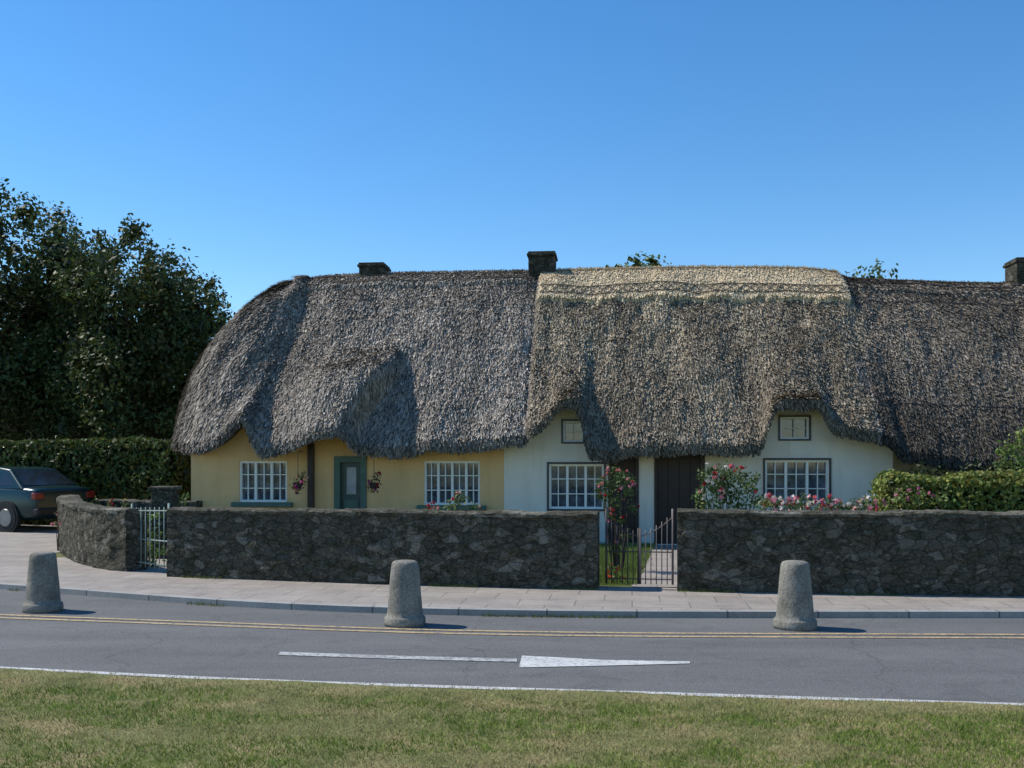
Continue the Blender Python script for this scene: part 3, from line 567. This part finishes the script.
c_,r_=cl([(703,476,8,0),(714,470,8,0),(727,475,12,0),(741,480,12,.2),(711,486,10,0),(729,490,13,.1),(749,488,10,0),(720,500,12,0),(739,503,12,0),(699,496,8,0),(756,500,10,.1),(757,478,6,0),(706,506,10,0),(722,482,11,.1)],13.8)
plant('rose_bush',c_,r_,7000,.025,(.09,.14,.035),42,[wht,wht,(.7,.15,.15),pink,red],34,.029)
c_,r_=cl([(x_,507+random.uniform(-5,4),random.uniform(6,10),random.uniform(-.2,.3)) for x_ in range(762,872,6)],12.8)
plant('flower_bed_rose',c_,r_,6500,.022,(.10,.15,.04),43,[wht,wht,pink,(.8,.45,.45),(.65,.12,.15)],105,.03)
c_,r_=cl([(452,506,8,0),(462,501,8,0),(473,508,7,0),(438,510,6,.1),(458,495,5,0)],14)
plant('rose_bush',c_,r_,5000,.026,(.15,.20,.06),44,[wht,pink,red],12,.022)
c_,r_=cl([(432,508,5,0),(425,511,5,0)],14.2);plant('geranium_plant',c_,r_,5000,.022,(.1,.12,.04),45,[red],6,.02)
c_,r_=cl([(902,500,10,0),(920,496,10,0),(890,505,8,.2),(940,500,9,0)],13.2);plant('pink_flower_bush',c_,r_,4000,.026,(.15,.19,.05),46,[pink,(.5,.1,.3)],14,.018)
c_,r_=cl([(1002,453,8,0),(1012,448,11,0),(1026,438,13,0),(1020,465,14,0),(1040,460,16,.2),(1005,464,9,0),(1036,447,16,0)],14.8);plant('garden_shrub',c_,r_,3500,.034,(.15,.22,.05),47)
c_,r_=cl([(x_,472+random.uniform(-6,18),13,random.uniform(-.3,.3)) for x_ in range(905,1010,8)]+[(x_,495,13,0) for x_ in range(890,1010,14)],16.6);plant('climbing_shrub',c_,r_,1200,.05,(.04,.06,.02),48)
c_,r_=cl([(148,520,7,0),(158,516,6,0),(143,532,9,.2),(155,535,9,0),(148,550,10,0),(160,552,9,.2),(140,556,8,0),(152,565,9,0)],14.3);plant('garden_shrub',c_,r_,3500,.03,(.17,.27,.05),49)
c_,r_=cl([(176,497,6,0),(184,498,6,0),(180,503,7,0)],17);plant('garden_shrub',c_,r_,2500,.035,(.12,.17,.05),50)
c_,r_=cl([(62,520,4,0),(58,514,4,0),(56,524,4,0)],16.8);plant('pink_flower_bush',c_,r_,4000,.025,(.1,.1,.05),51,[pink],8,.024)
c_,r_=cl([(95,502,5,0),(110,504,5,0),(125,503,5,0)],17.6);plant('flower_bed_plants',c_,r_,3000,.03,(.14,.17,.05),52,[red,(.6,.4,.1)],6,.022)
for px in(298,374):
    pp=D(px,482,17.9);c_,r_=cl([(px,482,7,0),(px-3,487,5,0),(px+4,476,5,0),(px,491,4,0)],17.9)
    e=plant('hanging_basket',c_,r_,5000,.024,(.05,.08,.03),60+px,[(.35,.03,.05),pink,(.4,.04,.2)],11,.024,stems=False)
    mb=MB();mb.tube((pp[0],pp[1],pp[2]),(pp[0],pp[1],1.78),.006,.006,5);mb.tube((pp[0],pp[1],1.78),(pp[0],pp[1]+.45,1.80),.008,.008,5);mb.tube((pp[0],pp[1],pp[2]-.12),(pp[0],pp[1],pp[2]-.02),.05,.1,10);mb.obj('bracket_and_bowl',M_iron,e)
n=30000;x=rng.uniform(.6,3.2,n);y=rng.uniform(12.1,17.9,n);k=~((x>1.5+(y-12)*.18)&(x<2.2+(y-12)*.22));x=x[k];y=y[k];n=len(x)
base=np.c_[x,y,np.full(n,.1)];sd=np.c_[np.full(n,.005),0*x,0*x];tip=base+np.c_[rng.normal(0,.03,n),rng.normal(0,.03,n),rng.uniform(.03,.09,n)]
c=np.array([.22,.28,.07])*(rng.uniform(.5,1.4,(n,1))*(.6+.8*fbm(x*6,y*6,55))[:,None]);V=np.stack([base-sd,base+sd,tip],1).reshape(-1,3);i=np.arange(n)*3
big('garden_grass',V,np.c_[i,i+1,i+2],M_blade,np.repeat(c,3,0))
c_,r_=cl([(612,575,4,0),(620,578,4,0),(609,564,4,0),(616,568,3,0)],12.3);plant('red_flower_plant',c_,r_,5000,.02,(.12,.2,.04),70,[(.7,.08,.03)],12,.016)
n=7000;x=rng.uniform(-7,8,n);sel=rng.random(n)<.35;y=np.where(sel,kerb(x)-.02-rng.random(n)**2*.05,wall(x)-.01-rng.random(n)**2*.06)
k=(fbm(x*1.5,sel*5.,90)>.54)&((x>xa)|sel)&~((x>xb)&(x<xc)&~sel);x=x[k];y=y[k];sel=sel[k];n=len(x);base=np.c_[x,y,np.where(sel,ZR,.104)]
sd=np.c_[np.full(n,.004),0*x,0*x];tip=base+np.c_[rng.normal(0,.02,n),rng.normal(0,.02,n),rng.uniform(.01,.05,n)];V=np.stack([base-sd,base+sd,tip],1).reshape(-1,3);i=np.arange(n)*3
big('pavement_weeds',V,np.c_[i,i+1,i+2],M_blade,np.repeat(np.array([.14,.16,.05])*rng.uniform(.5,1.4,(n,1)),3,0))
# ---------------------------------------------------------------- bollards
def bollard(px,py,s,seed):
    c=G(px,py);prof=[(0,0),(.196,0),(.200,.03),(.198,.075),(.190,.088),(.176,.094),(.170,.14),(.157,.30),(.145,.44),(.135,.555),(.130,.595),(.118,.618),(.09,.628),(.03,.632),(0,.632)]
    pr=[]
    for i in range(len(prof)-1):
        k=4 if prof[i+1][1]-prof[i][1]>.1 else 1
        for q in range(k): t=q/k;pr.append((prof[i][0]*(1-t)+prof[i+1][0]*t,prof[i][1]*(1-t)+prof[i+1][1]*t))
    pr.append(prof[-1]);ns=48;m=len(pr);V=np.zeros((m,ns,3));th=np.arange(ns)/ns*2*math.pi
    for j,(r,z) in enumerate(pr):
        rr=r*(1+.03*(fbm(np.cos(th)*2+5,np.sin(th)*2+z*9,seed)-.5))
        V[j,:,0]=c[0]+rr*np.cos(th)*s;V[j,:,1]=c[1]+rr*np.sin(th)*s;V[j,:,2]=ZR+z*s
    idx=np.arange(m*ns).reshape(m,ns);f=np.stack([idx[:-1],np.roll(idx[:-1],-1,1),np.roll(idx[1:],-1,1),idx[1:]],-1).reshape(-1,4)
    big('stone_bollard',V.reshape(-1,3),f,M_conc,smooth=True)
bollard(43,611,.98,1);bollard(405,625,.98,2);bollard(795,628,1.0,3)
# ---------------------------------------------------------------- car
M_car=plain('teal_car_paint',(.010,.034,.036),.25,.6,.3,.05);M_cglass=plain('car_glass',(.02,.025,.03),.08,.6);M_tyre=plain('tyre',(.02,.02,.02),.8);M_hub=plain('wheel_trim',(.2,.2,.21),.35,.5,.6);M_red=plain('tail_lamp',(.16,.01,.01),.25,.5);M_plate=plain('number_plate',(.5,.5,.45),.5);M_blk=plain('black_trim',(.015,.015,.015),.6)
car=empty('parked_car')
def loft(name,sts,mat,sub=2):
    vs=[];fs=[]
    for (x,w_,zb_,zt_) in sts:
        zm=zb_+(zt_-zb_)*.55
        for y,z in((-w_*.86,zb_),(-w_*.98,zb_+.08),(-w_,zm),(-w_*.95,zt_-.06),(-w_*.86,zt_),(-w_*.4,zt_+.02),(w_*.4,zt_+.02),(w_*.86,zt_),(w_*.95,zt_-.06),(w_,zm),(w_*.98,zb_+.08),(w_*.86,zb_)): vs.append((x,y,z))
    n=12
    for i in range(len(sts)-1):
        for j in range(n): fs.append((i*n+j,i*n+(j+1)%n,(i+1)*n+(j+1)%n,(i+1)*n+j))
    fs.append(tuple(range(n))[::-1]);fs.append(tuple(range((len(sts)-1)*n,len(sts)*n)))
    me=bpy.data.meshes.new(name);me.from_pydata(vs,[],fs)
    for p in me.polygons:p.use_smooth=True
    o=link(name,me,mat);o.parent=car;s=o.modifiers.new('s','SUBSURF');s.levels=s.render_levels=sub;return o
loft('body',[(0,.70,.36,.86),(.04,.78,.28,.93),(.25,.82,.24,.96),(.7,.84,.22,.97),(2,.85,.20,.97),(3.0,.84,.2,.95),(3.4,.83,.22,.90),(4.0,.79,.26,.80),(4.2,.74,.30,.70),(4.25,.66,.36,.62)],M_car)
gh=[(.40,.93),(.98,1.34),(1.4,1.39),(2.3,1.39),(2.55,1.35),(3.2,.92)];wb=[.77,.60,.59,.59,.60,.77]
mb=MB();vs=[(x,-w_,z) for (x,z),w_ in zip(gh,wb)]+[(x,w_,z) for (x,z),w_ in zip(gh,wb)]
mb.add(vs,[(i,i+1,7+i,6+i)[::-1] for i in range(5)]+[(0,1,2,3,4,5),(11,10,9,8,7,6)]);o=mb.obj('cabin',M_car,None,bevel=.03);o.parent=car
def pane(name,pts,mat=M_cglass):
    me=bpy.data.meshes.new(name);me.from_pydata(pts,[],[tuple(range(len(pts)))]);o=link(name,me,mat);o.parent=car
def sy(z): return .77-(z-.93)/(1.34-.93)*.17+.006
for s in(-1,1):
    for pts in([(.66,.985),(1.08,1.29),(1.14,1.305),(1.14,.985)],[(1.21,.985),(1.21,1.315),(1.86,1.33),(1.86,.985)],[(1.93,.985),(1.93,1.33),(2.50,1.31),(2.98,.985)]):
        pane('side_window',[(x,s*sy(z),z) for x,z in pts])
    for x in(.8,3.42):
        for nm,r,y0,y1,mt in(('wheel_arch',.36,.80,.857,M_blk),('tyre',.305,.70,.875,M_tyre),('hubcap',.20,.86,.885,M_hub)):
            m_=MB();m_.tube((x,s*y0,.305),(x,s*y1,.305),r,r if nm!='hubcap' else r*.9,28);o=m_.obj(nm,mt,None);o.parent=car
    m_=MB();m_.box(.6,3.3,min(s*.845,s*.862),max(s*.845,s*.862),.52,.57);o=m_.obj('side_trim',M_blk,None);o.parent=car
    m_=MB();m_.box(-.012,.12,min(s*.56,s*.80),max(s*.56,s*.80),.70,.84);o=m_.obj('tail_lamp',M_red,None,bevel=.02);o.parent=car
    m_=MB();m_.box(2.85,2.98,min(s*.84,s*.98),max(s*.84,s*.98),.96,1.06);o=m_.obj('door_mirror',M_car,None,bevel=.02);o.parent=car
k_=math.hypot(.58,.41);nx,nz=-.41/k_*.012,.58/k_*.012
pane('rear_window',[(.48+nx,-.68,.985+nz),(.48+nx,.68,.985+nz),(.93+nx,.56,1.304+nz),(.93+nx,-.56,1.304+nz)])
k_=math.hypot(.65,.43);nx,nz=.43/k_*.012,.65/k_*.012
pane('windscreen',[(2.62+nx,-.56,1.304+nz),(2.62+nx,.56,1.304+nz),(3.10+nx,.69,.986+nz),(3.10+nx,-.69,.986+nz)])
m_=MB();m_.box(-.06,.2,-.78,.78,.36,.52);o=m_.obj('rear_bumper',M_blk,None,bevel=.04);o.parent=car
m_=MB();m_.box(-.022,0,-.26,.26,.62,.73);o=m_.obj('number_plate',M_plate,None);o.parent=car
yaw=math.radians(180-24);Fw=Vector((math.cos(yaw),math.sin(yaw),0))
wl=D(8,530,21.3);left=Vector((-Fw.y,Fw.x,0));pos=Vector((wl[0],wl[1],.104))-Fw*.8-left*.8
car.location=pos;car.rotation_euler=(0,0,yaw)
